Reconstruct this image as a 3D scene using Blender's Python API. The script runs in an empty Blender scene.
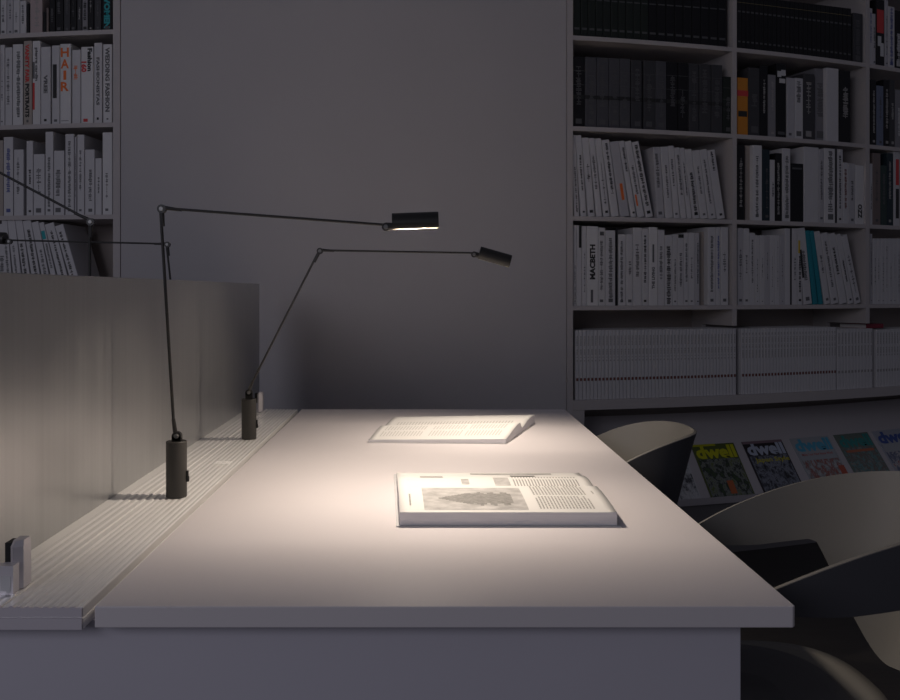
import bpy, bmesh, math, random
from mathutils import Vector, Matrix
random.seed(11)
SC = bpy.context.scene
COL = SC.collection
F = 900.0; CX, CY = 426.0, 291.0; CZ = 1.154; H = 0.414      # lens, vanishing point and eye height of the photograph
PI = math.pi

# ------------------------------------------------------------------ helpers
def at(x, y, Y):
    return Vector(((x - CX) * Y / F, Y, CZ - (y - CY) * Y / F))

def tag(o, label=None, cat=None, group=None, kind=None):
    if label: o['label'] = label
    if cat: o['category'] = cat
    if group: o['group'] = group
    if kind: o['kind'] = kind
    return o

def empty(name, loc=(0, 0, 0), rz=0.0):
    o = bpy.data.objects.new(name, None); COL.objects.link(o)
    o.empty_display_size = .05; o.location = loc; o.rotation_euler = (0, 0, rz)
    return o

def obj(name, bm, mats, parent=None, smooth=False, bevel=0, loc=None):
    me = bpy.data.meshes.new(name)
    bmesh.ops.recalc_face_normals(bm, faces=bm.faces)
    bm.to_mesh(me); bm.free()
    if not isinstance(mats, (list, tuple)): mats = [mats]
    for m in mats: me.materials.append(m)
    if smooth:
        for p in me.polygons: p.use_smooth = True
    o = bpy.data.objects.new(name, me); COL.objects.link(o)
    if parent: o.parent = parent
    if loc: o.location = loc
    if bevel:
        b = o.modifiers.new('bevel', 'BEVEL'); b.width = bevel; b.segments = 2; b.limit_method = 'ANGLE'; b.angle_limit = math.radians(40)
    return o

def bx(bm, x0, x1, y0, y1, z0, z1, mi=0, M=None):
    vs = [Vector((x, y, z)) for z in (z0, z1) for y in (y0, y1) for x in (x0, x1)]
    if M: vs = [M @ v for v in vs]
    v = [bm.verts.new(p) for p in vs]
    for f in ((0, 2, 3, 1), (4, 5, 7, 6), (0, 1, 5, 4), (2, 6, 7, 3), (0, 4, 6, 2), (1, 3, 7, 5)):
        bm.faces.new([v[i] for i in f]).material_index = mi

def frame_of(d):
    d = d.normalized()
    a = Vector((0, 0, 1)) if abs(d.z) < .9 else Vector((1, 0, 0))
    u = d.cross(a).normalized(); w = d.cross(u).normalized()
    return u, w

def tube(bm, p0, p1, r0, r1=None, n=16, mi=0):
    p0, p1 = Vector(p0), Vector(p1)
    if r1 is None: r1 = r0
    u, w = frame_of(p1 - p0)
    rings = []
    for p, r in ((p0, r0), (p1, r1)):
        rings.append([bm.verts.new(p + (u * math.cos(2 * PI * i / n) + w * math.sin(2 * PI * i / n)) * r) for i in range(n)])
    for i in range(n):
        bm.faces.new((rings[0][i], rings[0][(i + 1) % n], rings[1][(i + 1) % n], rings[1][i])).material_index = mi
    bm.faces.new(rings[0]).material_index = mi; bm.faces.new(rings[1]).material_index = mi

def lathe(bm, prof, n=32, M=None):
    """prof: list of (r, z) closed top and bottom"""
    rings = []
    for r, z in prof:
        ring = []
        for i in range(n):
            p = Vector((r * math.cos(2 * PI * i / n), r * math.sin(2 * PI * i / n), z))
            ring.append(bm.verts.new(M @ p if M else p))
        rings.append(ring)
    for a, b in zip(rings, rings[1:]):
        for i in range(n): bm.faces.new((a[i], a[(i + 1) % n], b[(i + 1) % n], b[i]))
    bm.faces.new(rings[0]); bm.faces.new(rings[-1])

def extrude_profile(bm, pts, y0, y1):
    a = [bm.verts.new((x, y0, z)) for x, z in pts]; b = [bm.verts.new((x, y1, z)) for x, z in pts]
    n = len(pts)
    for i in range(n): bm.faces.new((a[i], a[(i + 1) % n], b[(i + 1) % n], b[i]))
    bm.faces.new(a); bm.faces.new(b)

# ------------------------------------------------------------------ materials
MATS = {}
def mat(name, col, rough=.6, metal=0, var=.04, scale=30, bump=0, spec=.5, stretch=None):
    if name in MATS: return MATS[name]
    m = bpy.data.materials.new(name); m.use_nodes = True
    nt = m.node_tree; b = nt.nodes['Principled BSDF']
    b.inputs['Roughness'].default_value = rough; b.inputs['Metallic'].default_value = metal
    b.inputs['Specular IOR Level'].default_value = spec
    tc = nt.nodes.new('ShaderNodeTexCoord'); no = nt.nodes.new('ShaderNodeTexNoise')
    no.inputs['Scale'].default_value = scale; no.inputs['Detail'].default_value = 4
    src = tc.outputs['Object']
    if stretch:
        mp = nt.nodes.new('ShaderNodeMapping'); mp.inputs['Scale'].default_value = stretch
        nt.links.new(src, mp.inputs['Vector']); src = mp.outputs['Vector']
    nt.links.new(src, no.inputs['Vector'])
    mx = nt.nodes.new('ShaderNodeMix'); mx.data_type = 'RGBA'
    nt.links.new(no.outputs['Fac'], mx.inputs['Factor'])
    mx.inputs['A'].default_value = tuple(c * (1 - var) for c in col) + (1,)
    mx.inputs['B'].default_value = tuple(min(1, c * (1 + var)) for c in col) + (1,)
    nt.links.new(mx.outputs['Result'], b.inputs['Base Color'])
    if bump:
        bp = nt.nodes.new('ShaderNodeBump'); bp.inputs['Strength'].default_value = bump; bp.inputs['Distance'].default_value = .002
        nt.links.new(no.outputs['Fac'], bp.inputs['Height']); nt.links.new(bp.outputs['Normal'], b.inputs['Normal'])
    MATS[name] = m
    return m

M_TOP = mat('desktop laminate', (.72, .68, .69), .36, 0, .015, 8, spec=.35)
M_DESK = mat('desk panel lacquer', (.60, .58, .64), .5, 0, .02, 6)
M_ALU = mat('anodised aluminium', (.93, .92, .91), .26, .22, .03, 6, 0, stretch=(60, 2, 60))
M_ALUEND = mat('aluminium end', (.66, .62, .66), .5, .2, .03, 20)
M_CLIP = mat('clip metal', (.72, .69, .72), .4, .5, .02)
M_BLACK = mat('black lamp paint', (.018, .017, .016), .42, 0, .1, 60)
M_LAMPB = mat('lamp base paint', (.035, .033, .030), .5, 0, .1, 200)
M_RUB = mat('black rubber', (.008, .008, .008), .7)
M_SCREW = mat('steel pivot', (.22, .22, .215), .4, .7)
M_REFL = mat('lamp reflector', (.45, .42, .37), .5)
M_WALL = mat('wall plaster', (.49, .47, .475), .85, 0, .07, 1.6, .05)
M_SHELF = mat('bookcase lacquer', (.50, .465, .455), .6, 0, .03, 10)
M_SHELFB = mat('bookcase back', (.40, .35, .325), .7, 0, .03, 10)
M_RACK = mat('display rack lacquer', (.56, .53, .54), .55, 0, .03, 10)
M_KICK = mat('plinth board', (.22, .21, .21), .6, 0, .05, 12)
M_FLOOR = mat('dark floor', (.045, .041, .038), .5, 0, .35, 5, .1, stretch=(1, 12, 1))
M_SHIN = mat('chair taupe', (.185, .178, .163), .5, 0, .02, 12)
M_SHOUT = mat('chair charcoal', (.07, .07, .078), .45, 0, .04, 12)
M_BASE = mat('chair base metal', (.05, .05, .052), .4, .3)
M_PAGE = mat('book paper', (.80, .78, .76), .75, 0, .03, 120, stretch=(1, 1, 30))
M_PAPER = mat('printed paper', (.76, .75, .73), .6, 0, .01, 40)
M_COVER = mat('grey cover board', (.55, .55, .56), .5)
M_COVERL = mat('white cover board', (.74, .73, .72), .5)
M_COVERD = mat('dark cover board', (.10, .09, .08), .5)
M_INK = mat('printing ink', (.10, .10, .10), .7)
M_INKG = mat('grey printing ink', (.34, .33, .32), .7)
M_INKL = mat('pale printing ink', (.55, .54, .52), .7)
M_PHOTO = mat('halftone photograph', (.46, .45, .44), .6, 0, .6, 45)
M_PHOTOD = mat('halftone tower', (.25, .245, .235), .6, 0, .6, 160)
M_DASH = mat('pale dashes', (.95, .95, .95), .4)

# brushed metal divider screen: vertical streaks in roughness and tone
def screen_mat():
    m = mat('brushed metal screen', (.40, .40, .395), .5, .80, .0, 1)
    nt = m.node_tree; b = nt.nodes['Principled BSDF']
    tc = nt.nodes.new('ShaderNodeTexCoord'); mp = nt.nodes.new('ShaderNodeMapping'); mp.inputs['Scale'].default_value = (1, 34, .5)
    no = nt.nodes.new('ShaderNodeTexNoise'); no.inputs['Scale'].default_value = 1.6; no.inputs['Detail'].default_value = 5
    mr = nt.nodes.new('ShaderNodeMapRange'); mr.inputs['To Min'].default_value = .26; mr.inputs['To Max'].default_value = .40
    nt.links.new(tc.outputs['Object'], mp.inputs['Vector']); nt.links.new(mp.outputs['Vector'], no.inputs['Vector'])
    nt.links.new(no.outputs['Fac'], mr.inputs['Value']); nt.links.new(mr.outputs['Result'], b.inputs['Roughness'])
    mx = nt.nodes.new('ShaderNodeMix'); mx.data_type = 'RGBA'
    mx.inputs['A'].default_value = (.46, .465, .47, 1); mx.inputs['B'].default_value = (.62, .62, .62, 1)
    nt.links.new(no.outputs['Fac'], mx.inputs['Factor']); nt.links.new(mx.outputs['Result'], b.inputs['Base Color'])
    return m
M_SCREEN = screen_mat()

# ------------------------------------------------------------------ the curved back wall: a circle that bulges towards the room
XC, D0, R = -.63, 3.68, 6.6
YC = D0 + R
def theta(px, r=R):
    """angle on the curved wall seen at photo column px"""
    k = (px - CX) / F
    # (kY-XC)^2 + (Y-YC)^2 = r^2
    a = k * k + 1; b = -2 * (k * XC + YC); c = XC * XC + YC * YC - r * r
    Y = (-b - math.sqrt(b * b - 4 * a * c)) / (2 * a)
    return math.asin((k * Y - XC) / r), Y
def wp(th, r, z=0):
    return Vector((XC + r * math.sin(th), YC - r * math.cos(th), z))

def arc_slab(bm, t0, t1, r0, r1, z0, z1, seg=None):
    n = seg or max(1, int(abs(t1 - t0) / .01))
    rows = []
    for i in range(n + 1):
        t = t0 + (t1 - t0) * i / n
        rows.append([bm.verts.new(wp(t, r, z)) for r, z in ((r0, z0), (r1, z0), (r1, z1), (r0, z1))])
    for a, b in zip(rows, rows[1:]):
        for i in range(4): bm.faces.new((a[i], a[(i + 1) % 4], b[(i + 1) % 4], b[i]))
    bm.faces.new(rows[0]); bm.faces.new(rows[-1])

ZT = 2.80
ZS = [2.2335, 1.850, 1.470, 1.091, .692]           # board tops, from the top row down
TH = .0185
def T(px): return theta(px)[0]

# setting
bm = bmesh.new(); bx(bm, -4.2, 5.2, -2.6, 6.2, -.05, 0); tag(obj('floor', bm, M_FLOOR), kind='structure')
bm = bmesh.new(); arc_slab(bm, T(120.5), T(566.5), R - .33, R - .004, 0, ZT); tag(obj('wall_back', bm, M_WALL), kind='structure')

def bookcase(name, tl, tr, dividers, label):
    root = empty(name, wp((tl + tr) / 2, R)); tag(root, label, 'bookcase', None)
    inv = Matrix.Translation(-root.location)
    def add(nm, bm, m):
        bmesh.ops.transform(bm, matrix=inv, verts=bm.verts); return obj(nm, bm, m, root)
    bm = bmesh.new(); arc_slab(bm, tl, tr, R - .33, R - .312, 0, ZT); add('back_panel', bm, M_SHELFB)
    for (a, b) in dividers:
        bm = bmesh.new(); arc_slab(bm, a, b, R - .312, R, 1.0, ZT, 1)
        if (a, b) in (dividers[0], dividers[-1]): arc_slab(bm, a, b, R - .312, R, 0, 1.0, 1)
        else: arc_slab(bm, a, b, R - .312, R - .228, ZS[4], 1.0, 1)      # set back behind the journals
        bmesh.ops.remove_doubles(bm, verts=bm.verts, dist=.0001); add('upright_panel', bm, M_SHELF)
    for z in [2.62] + ZS[:4]:
        for (a0, a1), (b0, b1) in zip(dividers, dividers[1:]):
            bm = bmesh.new(); arc_slab(bm, a1, b0, R - .312, R - .001, z - TH, z); add('shelf_board', bm, M_SHELF)
    for (a0, a1), (b0, b1) in zip(dividers, dividers[1:]):
        bm = bmesh.new(); arc_slab(bm, a1, b1 if (b0, b1) != dividers[-1] else b0, R - .312, R + .002, .650, .692); add('bottom_shelf_board', bm, M_SHELF)
    bm = bmesh.new(); arc_slab(bm, tl, tr, R - .312, R, ZT, ZT + .02); add('top_board', bm, M_SHELF)
    # sloping display rack below the bottom board
    if tl > 0:
        bm = bmesh.new(); arc_slab(bm, tl + .0015, T(584.5), R - .31, R - .001, .0, .649, 1); add('end_block', bm, M_SHELF)
    n = 40; bm = bmesh.new(); rows = []
    for i in range(n + 1):
        t = tl + (tr - tl) * i / n
        rows.append([bm.verts.new(wp(t, r, z)) for r, z in ((R - .25, .585), (R + .012, .238), (R + .012, .250), (R + .020, .250), (R + .020, .222), (R - .02, .222), (R - .29, .570))])
    for a, b in zip(rows, rows[1:]):
        for i in range(7): bm.faces.new((a[i], a[(i + 1) % 7], b[(i + 1) % 7], b[i]))
    bm.faces.new(rows[0]); bm.faces.new(rows[-1]); add('display_rack', bm, M_RACK)
    bm = bmesh.new(); arc_slab(bm, tl, tr, R - .04, R + .008, 0, .222); add('plinth_board', bm, M_KICK)
    return root

dR = [(T(567), T(573)), (T(732.6), T(736.8)), (T(865.8), T(869.6)), (T(975), T(980))]
dL = [(T(-185), T(-178)), (T(-35), T(-28)), (T(113), T(120))]
bookcase('bookcase', dR[0][0], dR[-1][1], dR, 'built-in curved white bookcase right of the plaster wall, magazine rack below')
bookcase('bookcase', dL[0][0], dL[-1][1], dL, 'built-in white bookcase at the left edge, partly behind the metal screen')

# ------------------------------------------------------------------ books
PAL = {
 'w': ('white', (.60, .59, .60)), 'W': ('bright white', (.68, .67, .67)), 'g': ('light grey', (.49, .48, .50)), 'G': ('mid grey', (.25, .245, .26)),
 'd': ('dark grey', (.055, .055, .06)), 'k': ('black', (.012, .012, .014)), 'b': ('beige', (.42, .37, .33)), 'o': ('orange', (.62, .24, .03)),
 't': ('teal', (.02, .24, .30)), 'n': ('blue grey', (.16, .19, .27)), 'p': ('pinkish grey', (.46, .38, .37)), 'e': ('dark green', (.035, .06, .055)),
 'r': ('dark red', (.22, .02, .04)), 's': ('slate grey', (.085, .085, .095)), 'N': ('greenish black', (.020, .026, .022)), 'c': ('dark blue grey', (.020, .035, .045)),
 'm': ('brown grey', (.20, .16, .15)),
}
BM = {k: mat(v[0] + ' book cover', v[1], .5, 0, .04, 25, spec=.3) for k, v in PAL.items()}
INK = {'k': mat('black ink', (.02, .02, .02)), 'g': M_INKG, 'r': mat('red ink', (.62, .05, .05)), 'o': mat('orange ink', (.80, .17, .03)),
       'w': mat('white ink', (.6, .6, .6)), 'y': mat('yellow ink', (.65, .45, .02)), 't': mat('teal ink', (.02, .35, .38)), 'b': mat('blue ink', (.1, .12, .3)),
       'G': mat('gold ink', (.25, .2, .10)), 's': mat('soft ink', (.13, .13, .135)), 'B': mat('brown ink', (.16, .05, .04)), 'l': mat('dim ink', (.09, .09, .095))}

def book_bm(w, h, d):
    """cover boards and spine round a slightly recessed page block; x 0..w, y 0 (spine)..d, z 0..h"""
    bm = bmesh.new()
    c = min(.0022, w * .2); rs = min(.003, w * .3)
    # rounded spine cross-section swept upward
    pr = [(0, rs), (rs * .3, rs * .3), (rs, 0), (w - rs, 0), (w - rs * .3, rs * .3), (w, rs), (w, d), (w - c, d), (w - c, rs + .002), (c, rs + .002), (c, d), (0, d)]
    lo = [bm.verts.new((x, y, 0)) for x, y in pr]; hi = [bm.verts.new((x, y, h)) for x, y in pr]
    for i in range(len(pr)): bm.faces.new((lo[i], lo[(i + 1) % len(pr)], hi[(i + 1) % len(pr)], hi[i]))
    bm.faces.new(lo); bm.faces.new(hi)
    if w > 2 * c + .001: bx(bm, c, w - c, rs + .002, d - .003, .003, h - .003, 1)
    return bm

def text_bm(s, w, h, bold=0.0):
    """mesh of the string s fitted in a w x h box in the x-z plane, centred at 0"""
    cu = bpy.data.curves.new('t', 'FONT'); cu.body = s; cu.size = 1; cu.resolution_u = 2; cu.offset = bold
    o = bpy.data.objects.new('t', cu); COL.objects.link(o)
    bpy.context.view_layer.update()
    me = bpy.data.meshes.new_from_object(o.evaluated_get(bpy.context.evaluated_depsgraph_get()))
    bm = bmesh.new(); bm.from_mesh(me)
    bpy.data.objects.remove(o); bpy.data.curves.remove(cu); bpy.data.meshes.remove(me)
    if not bm.verts: return bm
    x0 = min(v.co.x for v in bm.verts); x1 = max(v.co.x for v in bm.verts); y0 = min(v.co.y for v in bm.verts); y1 = max(v.co.y for v in bm.verts)
    for v in bm.verts:
        x = (v.co.x - (x0 + x1) / 2) / max(1e-6, x1 - x0) * w; z = (v.co.y - (y0 + y1) / 2) / max(1e-6, y1 - y0) * h
        v.co = Vector((x, 0, z))
    return bm

def spine_text(book, s, ink, cx, cz, length, cap, mode='down', bold=.05, name='spine_title'):
    bm = text_bm(s, length, cap, bold)
    if mode == 'down': M = Matrix.Rotation(math.radians(90), 4, 'Y')
    elif mode == 'up': M = Matrix.Rotation(math.radians(-90), 4, 'Y')
    else: M = Matrix.Identity(4)
    bmesh.ops.transform(bm, matrix=Matrix.Translation((cx, -.0006, cz)) @ M, verts=bm.verts)
    # keep facing the room
    return obj(name, bm, INK[ink], book)

def marks(book, w, h, ink, lo=.25, hi=.85, dens=.8, wid=.35, rnd=random):
    """illegible small lettering along a spine"""
    bm = bmesh.new(); z = h * lo
    cx = w * rnd.uniform(.42, .58); hw = w * wid / 2
    while z < h * hi:
        l = rnd.uniform(.003, .008)
        q = 1 if rnd.random() < dens else .2
        bx(bm, cx - hw * q * rnd.uniform(.5, 1), cx + hw * q * rnd.uniform(.5, 1), -.0008, .0004, z, z + l * .75)
        z += l + (.002 if rnd.random() < .12 else 0)
    if rnd.random() < .6:
        b2 = bmesh.new(); bx(b2, cx - hw, cx + hw, -.0008, .0004, h * .045, h * .045 + hw * 1.6); obj('spine_mark', b2, ink, book)
    if len(bm.faces) >= 48: obj('spine_lettering', bm, ink, book)
    else: bm.free()

def patch(book, x0, x1, z0, z1, ink, name='spine_patch'):
    bm = bmesh.new(); bx(bm, x0, x1, -.0007, .0004, z0, z1); return obj(name, bm, INK[ink], book)

ORD = ['first', 'second', 'third', 'fourth', 'fifth', 'sixth', 'seventh', 'eighth', 'ninth', 'tenth', 'eleventh', 'twelfth', 'thirteenth', 'fourteenth',
       'fifteenth', 'sixteenth', 'seventeenth', 'eighteenth', 'nineteenth', 'twentieth', 'twenty-first', 'twenty-second', 'twenty-third', 'twenty-fourth', 'twenty-fifth',
       'twenty-sixth', 'twenty-seventh', 'twenty-eighth', 'twenty-ninth', 'thirtieth']
RS = R - .012     # radius of the spines
def place_book(t, zsh, w, h, depth, key, back=0.0, lean=0.0, name='book'):
    r = RS - back
    bm = book_bm(w, h, depth)
    b = obj(name, bm, [BM[key], M_PAGE])
    p = wp(t, r, zsh + .0006)
    b.rotation_mode = 'XYZ'
    b.matrix_world = Matrix.Translation(p) @ Matrix.Rotation(t + w / 2 / r, 4, 'Z') @ Matrix.Rotation(-lean, 4, 'Y')
    return b

ROWNAME = ['top shelf', 'second shelf', 'third shelf', 'fourth shelf', 'lowest shelf']
def row(books, shelf, bay, group, noun='book'):
    """books: (x0, x1, ytop, key, opts) in photo pixels at the spine plane; upright books stand at their own columns"""
    zsh = ZS[shelf]; rnd = random.Random(shelf * 31 + len(bay))
    books = [b for b in books if b[1] > 1 and b[0] < 899]; out = []
    for i, bk in enumerate(books):
        x0, x1, yt, key = bk[:4]; op = bk[4] if len(bk) > 4 else {}
        back = op.get('back', 0.0)
        t0, Y0 = theta(x0, RS - back); t1, Y1 = theta(x1, RS - back)
        w = (t1 - t0) * (RS - back) - .0018
        h = CZ + (CY - yt) * (Y0 + Y1) / 2 / F - zsh
        h = min(h, .360)
        b = place_book(t0, zsh, w, h, op.get('depth', rnd.uniform(.15, .18)), key, back)
        finish(b, w, h, key, op, rnd)
        label_book(b, key, w, op, i, shelf, bay, group)
        out.append(b)
    return out

def finish(b, w, h, key, op, rnd):
    ink = {'w': 's', 'W': 's', 'g': 's', 'b': 'g', 'p': 'g'}.get(key, 'l')
    ink = op.get('ink', ink)
    if op.get('marks', True):
        marks(b, w, h, INK[ink], op.get('lo', rnd.uniform(.15, .45)), op.get('hi', rnd.uniform(.6, .92)), op.get('dens', .85), op.get('wid', rnd.uniform(.28, .5)), rnd)
    for (px0, px1, pz0, pz1, k) in op.get('patch', []): patch(b, w * px0, w * px1, h * pz0, h * pz1, k)
    for tx in op.get('text', []):
        s, k, fx, fz, fl, cap, mode = tx
        if mode == 'stack':
            for j, ch in enumerate(s):
                bm = text_bm(ch, w * cap * (.35 if ch == 'I' else 1), h * fl / len(s) * .82, .03)
                bmesh.ops.transform(bm, matrix=Matrix.Translation((w * fx, -.0006, h * (fz + fl / 2 - fl * (j + .5) / len(s)))), verts=bm.verts)
                obj('title_letter', bm, INK[k], b)
        else:
            spine_text(b, s, k, w * fx, h * fz, h * fl, w * cap, mode)

def label_book(b, key, w, op, i, shelf, bay, group):
    if 'label' in op: lab = op['label']
    else:
        th = 'thin' if w < .022 else ('thick' if w > .045 else 'medium')
        lab = '%s %s book%s, %s from left, %s, %s' % (th, PAL[key][0], op.get('desc', ''), ORD[min(i, 29)], ROWNAME[shelf], bay)
    tag(b, lab, 'book', group)

def lean_row(x_start, items, shelf, bay, group, i0=0, lean0=3, lean1=12, ybot=None):
    """books leaning to the left one against the other; items: (width px, height px, key, opts)"""
    zsh = ZS[shelf]; rnd = random.Random(shelf * 7 + len(items))
    t, Y = theta(x_start, RS); s = t * RS; prev = None
    for j, it in enumerate(items):
        wpx, hpx, key = it[:3]; op = it[3] if len(it) > 3 else {}
        a = math.radians(lean0 + (lean1 - lean0) * j / max(1, len(items) - 1))
        w = wpx * Y / F - .001; h = hpx * Y / F
        if prev: 
            pw, ph, pa = prev
            s += pw / math.cos(pa) + min(ph, h) * max(0, math.tan(a) - math.tan(pa)) + .001
        b = place_book(s / RS, zsh, w, h, .19, key, 0, a)
        finish(b, w, h, key, op, rnd)
        if 'label' not in op: op = dict(op, desc=' leaning left')
        label_book(b, key, w, op, i0 + j, shelf, bay, group)
        prev = (w, h, a)

def sc(ox, oy, k, lst):
    return [(ox + a[0] / k, ox + a[1] / k, oy + a[2] / k) + tuple(a[3:]) for a in lst]

B1, B2, B3, BL = 'right bookcase beside the wall', 'middle bay of right bookcase', 'bay at right edge', 'left bookcase'
# --- right bookcase, first bay
lst = []
xs = [43 + 39 * i for i in range(10)] + [433 + 45 * i for i in range(10)]
for i in range(19): lst.append((xs[i], min(xs[i + 1], 868), -120 + (i * 3), 'N' if i < 10 else 'k', dict(marks=False, patch=[(.15, .85, .115, .15, 'l'), (.1, .9, .62, .64, 'l'), (.1, .9, .86, .865, 'G')],
      label='%s cloth volume of a numbered set on top shelf, bay beside the wall' % ('greenish black' if i < 10 else 'black'))))
row(sc(565, 0, 5.18, lst), 0, B1, 'dark set volumes on the top shelf beside the wall')
bands = [(0, 1, .60, .605, 'l'), (0, 1, .40, .455, 'k'), (0, 1, .80, .805, 'l')]
lst = [(42, 105, 295, 'k'), (105, 165, 297, 's'), (165, 228, 300, 's'), (228, 285, 303, 's'), (285, 340, 305, 's'), (343, 400, 313, 'd'), (408, 470, 315, 'd'),
       (470, 527, 318, 's'), (527, 585, 322, 'k'), (587, 640, 325, 'k'), (642, 695, 330, 'd'), (697, 758, 333, 'd'), (760, 818, 337, 'd'), (820, 866, 398, 'N')]
lst = [a + (dict(ink='l', wid=.5, dens=.6, patch=bands),) for a in lst]
row(sc(565, 0, 5.18, lst), 1, B1, 'dark bound volumes on the second shelf')
I = lambda w, h, k='w', **o: (w * IW[0] / 5.294, h / 5.294, k, o)
IW = [1.12]
lean_row(572 + 2.2, [I(27, 430, 'w', lo=.05, hi=.6, ink='k'), I(30, 430, 'w', ink='k'), I(35, 418, 'w', ink='k', dens=.3), I(30, 418, 'w'), I(33, 418, 'w', ink='k', dens=.3),
      I(40, 412, 'w', ink='k', hi=.95, lo=.3), I(48, 405, 'g', marks=False, patch=[(.4, .7, .22, .44, 'o')], label='light grey leaning book with orange flame mark, third shelf beside the wall'),
      I(28, 412, 'w', ink='k', lo=.6, hi=.92), I(36, 412, 'w', patch=[(.1, .35, .15, .3, 'o')]), I(38, 412, 'w', ink='k', lo=.15, hi=.95)], 2, B1, 'leaning white books on the third shelf', 0, 3, 12)
IW[0] = 1.27
lean_row(657.5, [I(34, 375, 'g'), I(36, 378, 'w'), I(28, 385, 'w'), I(26, 378, 'w'), I(22, 378, 'w', ink='k'), I(34, 372, 'w', ink='k', lo=.05), I(36, 368, 'w'), I(36, 375, 'w'), I(40, 375, 'w', ink='k', lo=.7, hi=.98)],
      2, B1, 'leaning white books on the third shelf', 10, 4, 10)
lst = [(44, 62, 55, 'w', dict(lo=.02, hi=.5)), (62, 90, 55, 'w', dict(patch=[(.45, .95, .72, 1, 'k')], marks=False, label='white book with black block at spine top, left of MACBETH')), (90, 115, 60, 'w', dict(dens=.3)),
       (115, 178, 60, 'W', dict(marks=False, patch=[(.35, .55, .04, .2, 's')], text=[('MACBETH', 'k', .5, .55, .44, .48, 'up')], label='bright white thick book titled MACBETH in black, fourth shelf, right bookcase')),
       (178, 215, 68, 'w', dict(patch=[(.2, .8, .9, .95, 'l')])), (215, 269, 82, 'w', dict(lo=.1, hi=.9)), (270, 281, 68, 'k', dict(marks=False, label='very thin black book between white ones, right of the title MACBETH')),  # the narrow black one is the shaded gap between books, built as a strip
       (283, 325, 103, 'w', dict(lo=.08, hi=.9)), (325, 362, 103, 'w'), (362, 410, 68, 'w'), (410, 445, 75, 'w', dict(lo=.3, hi=.9, ink='k')),
       (445, 492, 65, 'W', dict(marks=False, patch=[(.4, .6, .55, .78, 's')], text=[('THE LIVING', 's', .5, .35, .28, .35, 'up')], label='white book titled THE LIVING in grey capitals, fourth shelf beside the wall')),
       (492, 530, 80, 'w'), (530, 570, 108, 'w', dict(ink='k', lo=.02, hi=.85, wid=.6)), (570, 600, 105, 'w'), (600, 630, 103, 'w', dict(patch=[(0, 1, .95, 1, 'k')])), (630, 655, 95, 'w'), (655, 690, 95, 'w', dict(dens=.5)),
       (690, 715, 95, 'g', dict(lo=.3, hi=.85, ink='k')), (716, 755, 90, 'b', dict(back=.03, dens=.2)), (756, 800, 65, 'w'), (800, 824, 65, 'w', dict(ink='b')), (825, 868, 65, 'w', dict(dens=.4))]
row(sc(565, 215, 5.294, lst), 3, B1, 'white books on the fourth shelf')

def journals(x0, x1, y0, y1, n, shelf, label, group, dots='B', key='w', lo=.27):
    r = RS; rnd = random.Random(n)
    src = None
    ta, Ya = theta(x0, r); tb, Yb = theta(x1, r)
    w = (tb - ta) * r / n - .0014
    zsh = ZS[shelf]; h = CZ + (CY - (y0 + y1) / 2) * (Ya + Yb) / 2 / F - zsh
    for i in range(n):
        t = ta + (tb - ta) * i / n
        M = Matrix.Translation(wp(t, r, zsh + .0006)) @ Matrix.Rotation(t, 4, 'Z')
        if src is None:
            src = obj('journal', book_bm(w, h, .21), [BM[key], M_PAGE]); kids = []
            bm = bmesh.new(); bx(bm, w * .2, w * .8, -.0008, .0004, h * lo, h * lo + .012); kids.append(obj('volume_mark', bm, INK[dots], src))
            bm = bmesh.new(); z = h * .55
            while z < h * .93:
                l = rnd.uniform(.004, .009)
                if rnd.random() < .85: bx(bm, w * .3, w * .62, -.0008, .0004, z, z + l * .7)
                z += l
            kids.append(obj('spine_lettering', bm, INK['g'], src))
            o = src
        else:
            o = src.copy(); COL.objects.link(o)
            for k in kids:
                c = k.copy(); COL.objects.link(c); c.parent = o
        o.matrix_world = M
        tag(o, label, 'journal', group)
journals(575.5, 736.5, 330, 329, 46, 4, 'thin white journal with dark red spine square, lowest shelf beside the wall', 'red-marked journals, lowest shelf beside the wall')
# --- second bay
lst = []
for i in range(26):
    a = 36 + 22 * i
    lst.append((a, a + 22, -25 + 68 * i / 25, 'k', dict(marks=False, patch=[(.2, .8, .12, .15, 'l'), (.15, .85, .68, .71, 'l'), (0, 1, .86, .867, 'G')], label='black volume with gold line near top, top shelf of the middle bay')))
lst.append((618, 665, 68, 'd', dict(wid=.5, label='shorter dark grey book ending the row of black volumes, top shelf')))
row(sc(730, 0, 5.0, lst), 0, B2, 'black set volumes on the top shelf of the middle bay')
lst = [(36, 92, 390, 'o', dict(marks=False, patch=[(0, 1, .68, .78, 'r'), (.1, .9, .32, .42, 'k')], label='orange book with red and black bands beside the first upright')), (93, 150, 340, 'd', dict(wid=.6, dens=.7)), (150, 191, 330, 'k', dict(ink='g', wid=.3)),
       (192, 231, 375, 'G', dict(ink='g')), (232, 282, 320, 'k', dict(marks=False, patch=[(.3, .9, .74, .80, 'w'), (.1, .5, .82, .9, 'w'), (.5, .95, .84, .92, 'w'), (.15, .85, .04, .08, 'l')], label='tall black book with white block lettering at spine top, second shelf')),
       (284, 325, 390, 'g', dict(lo=.02, hi=.12)), (325, 367, 392, 'w', dict(lo=.6, hi=.95, wid=.6)), (368, 424, 370, 'd', dict(ink='g', wid=.5, dens=.5)), (425, 482, 345, 'G', dict(back=.02, wid=.6, ink='s')), (483, 545, 342, 'w', dict(marks=False, label='tall plain white book with blank spine, second shelf of middle bay')),
       (548, 604, 355, 'k', dict(ink='g', wid=.5))]
row(sc(730, 0, 5.0, lst), 1, B2, 'mixed books on the second shelf of the middle bay')
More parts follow.
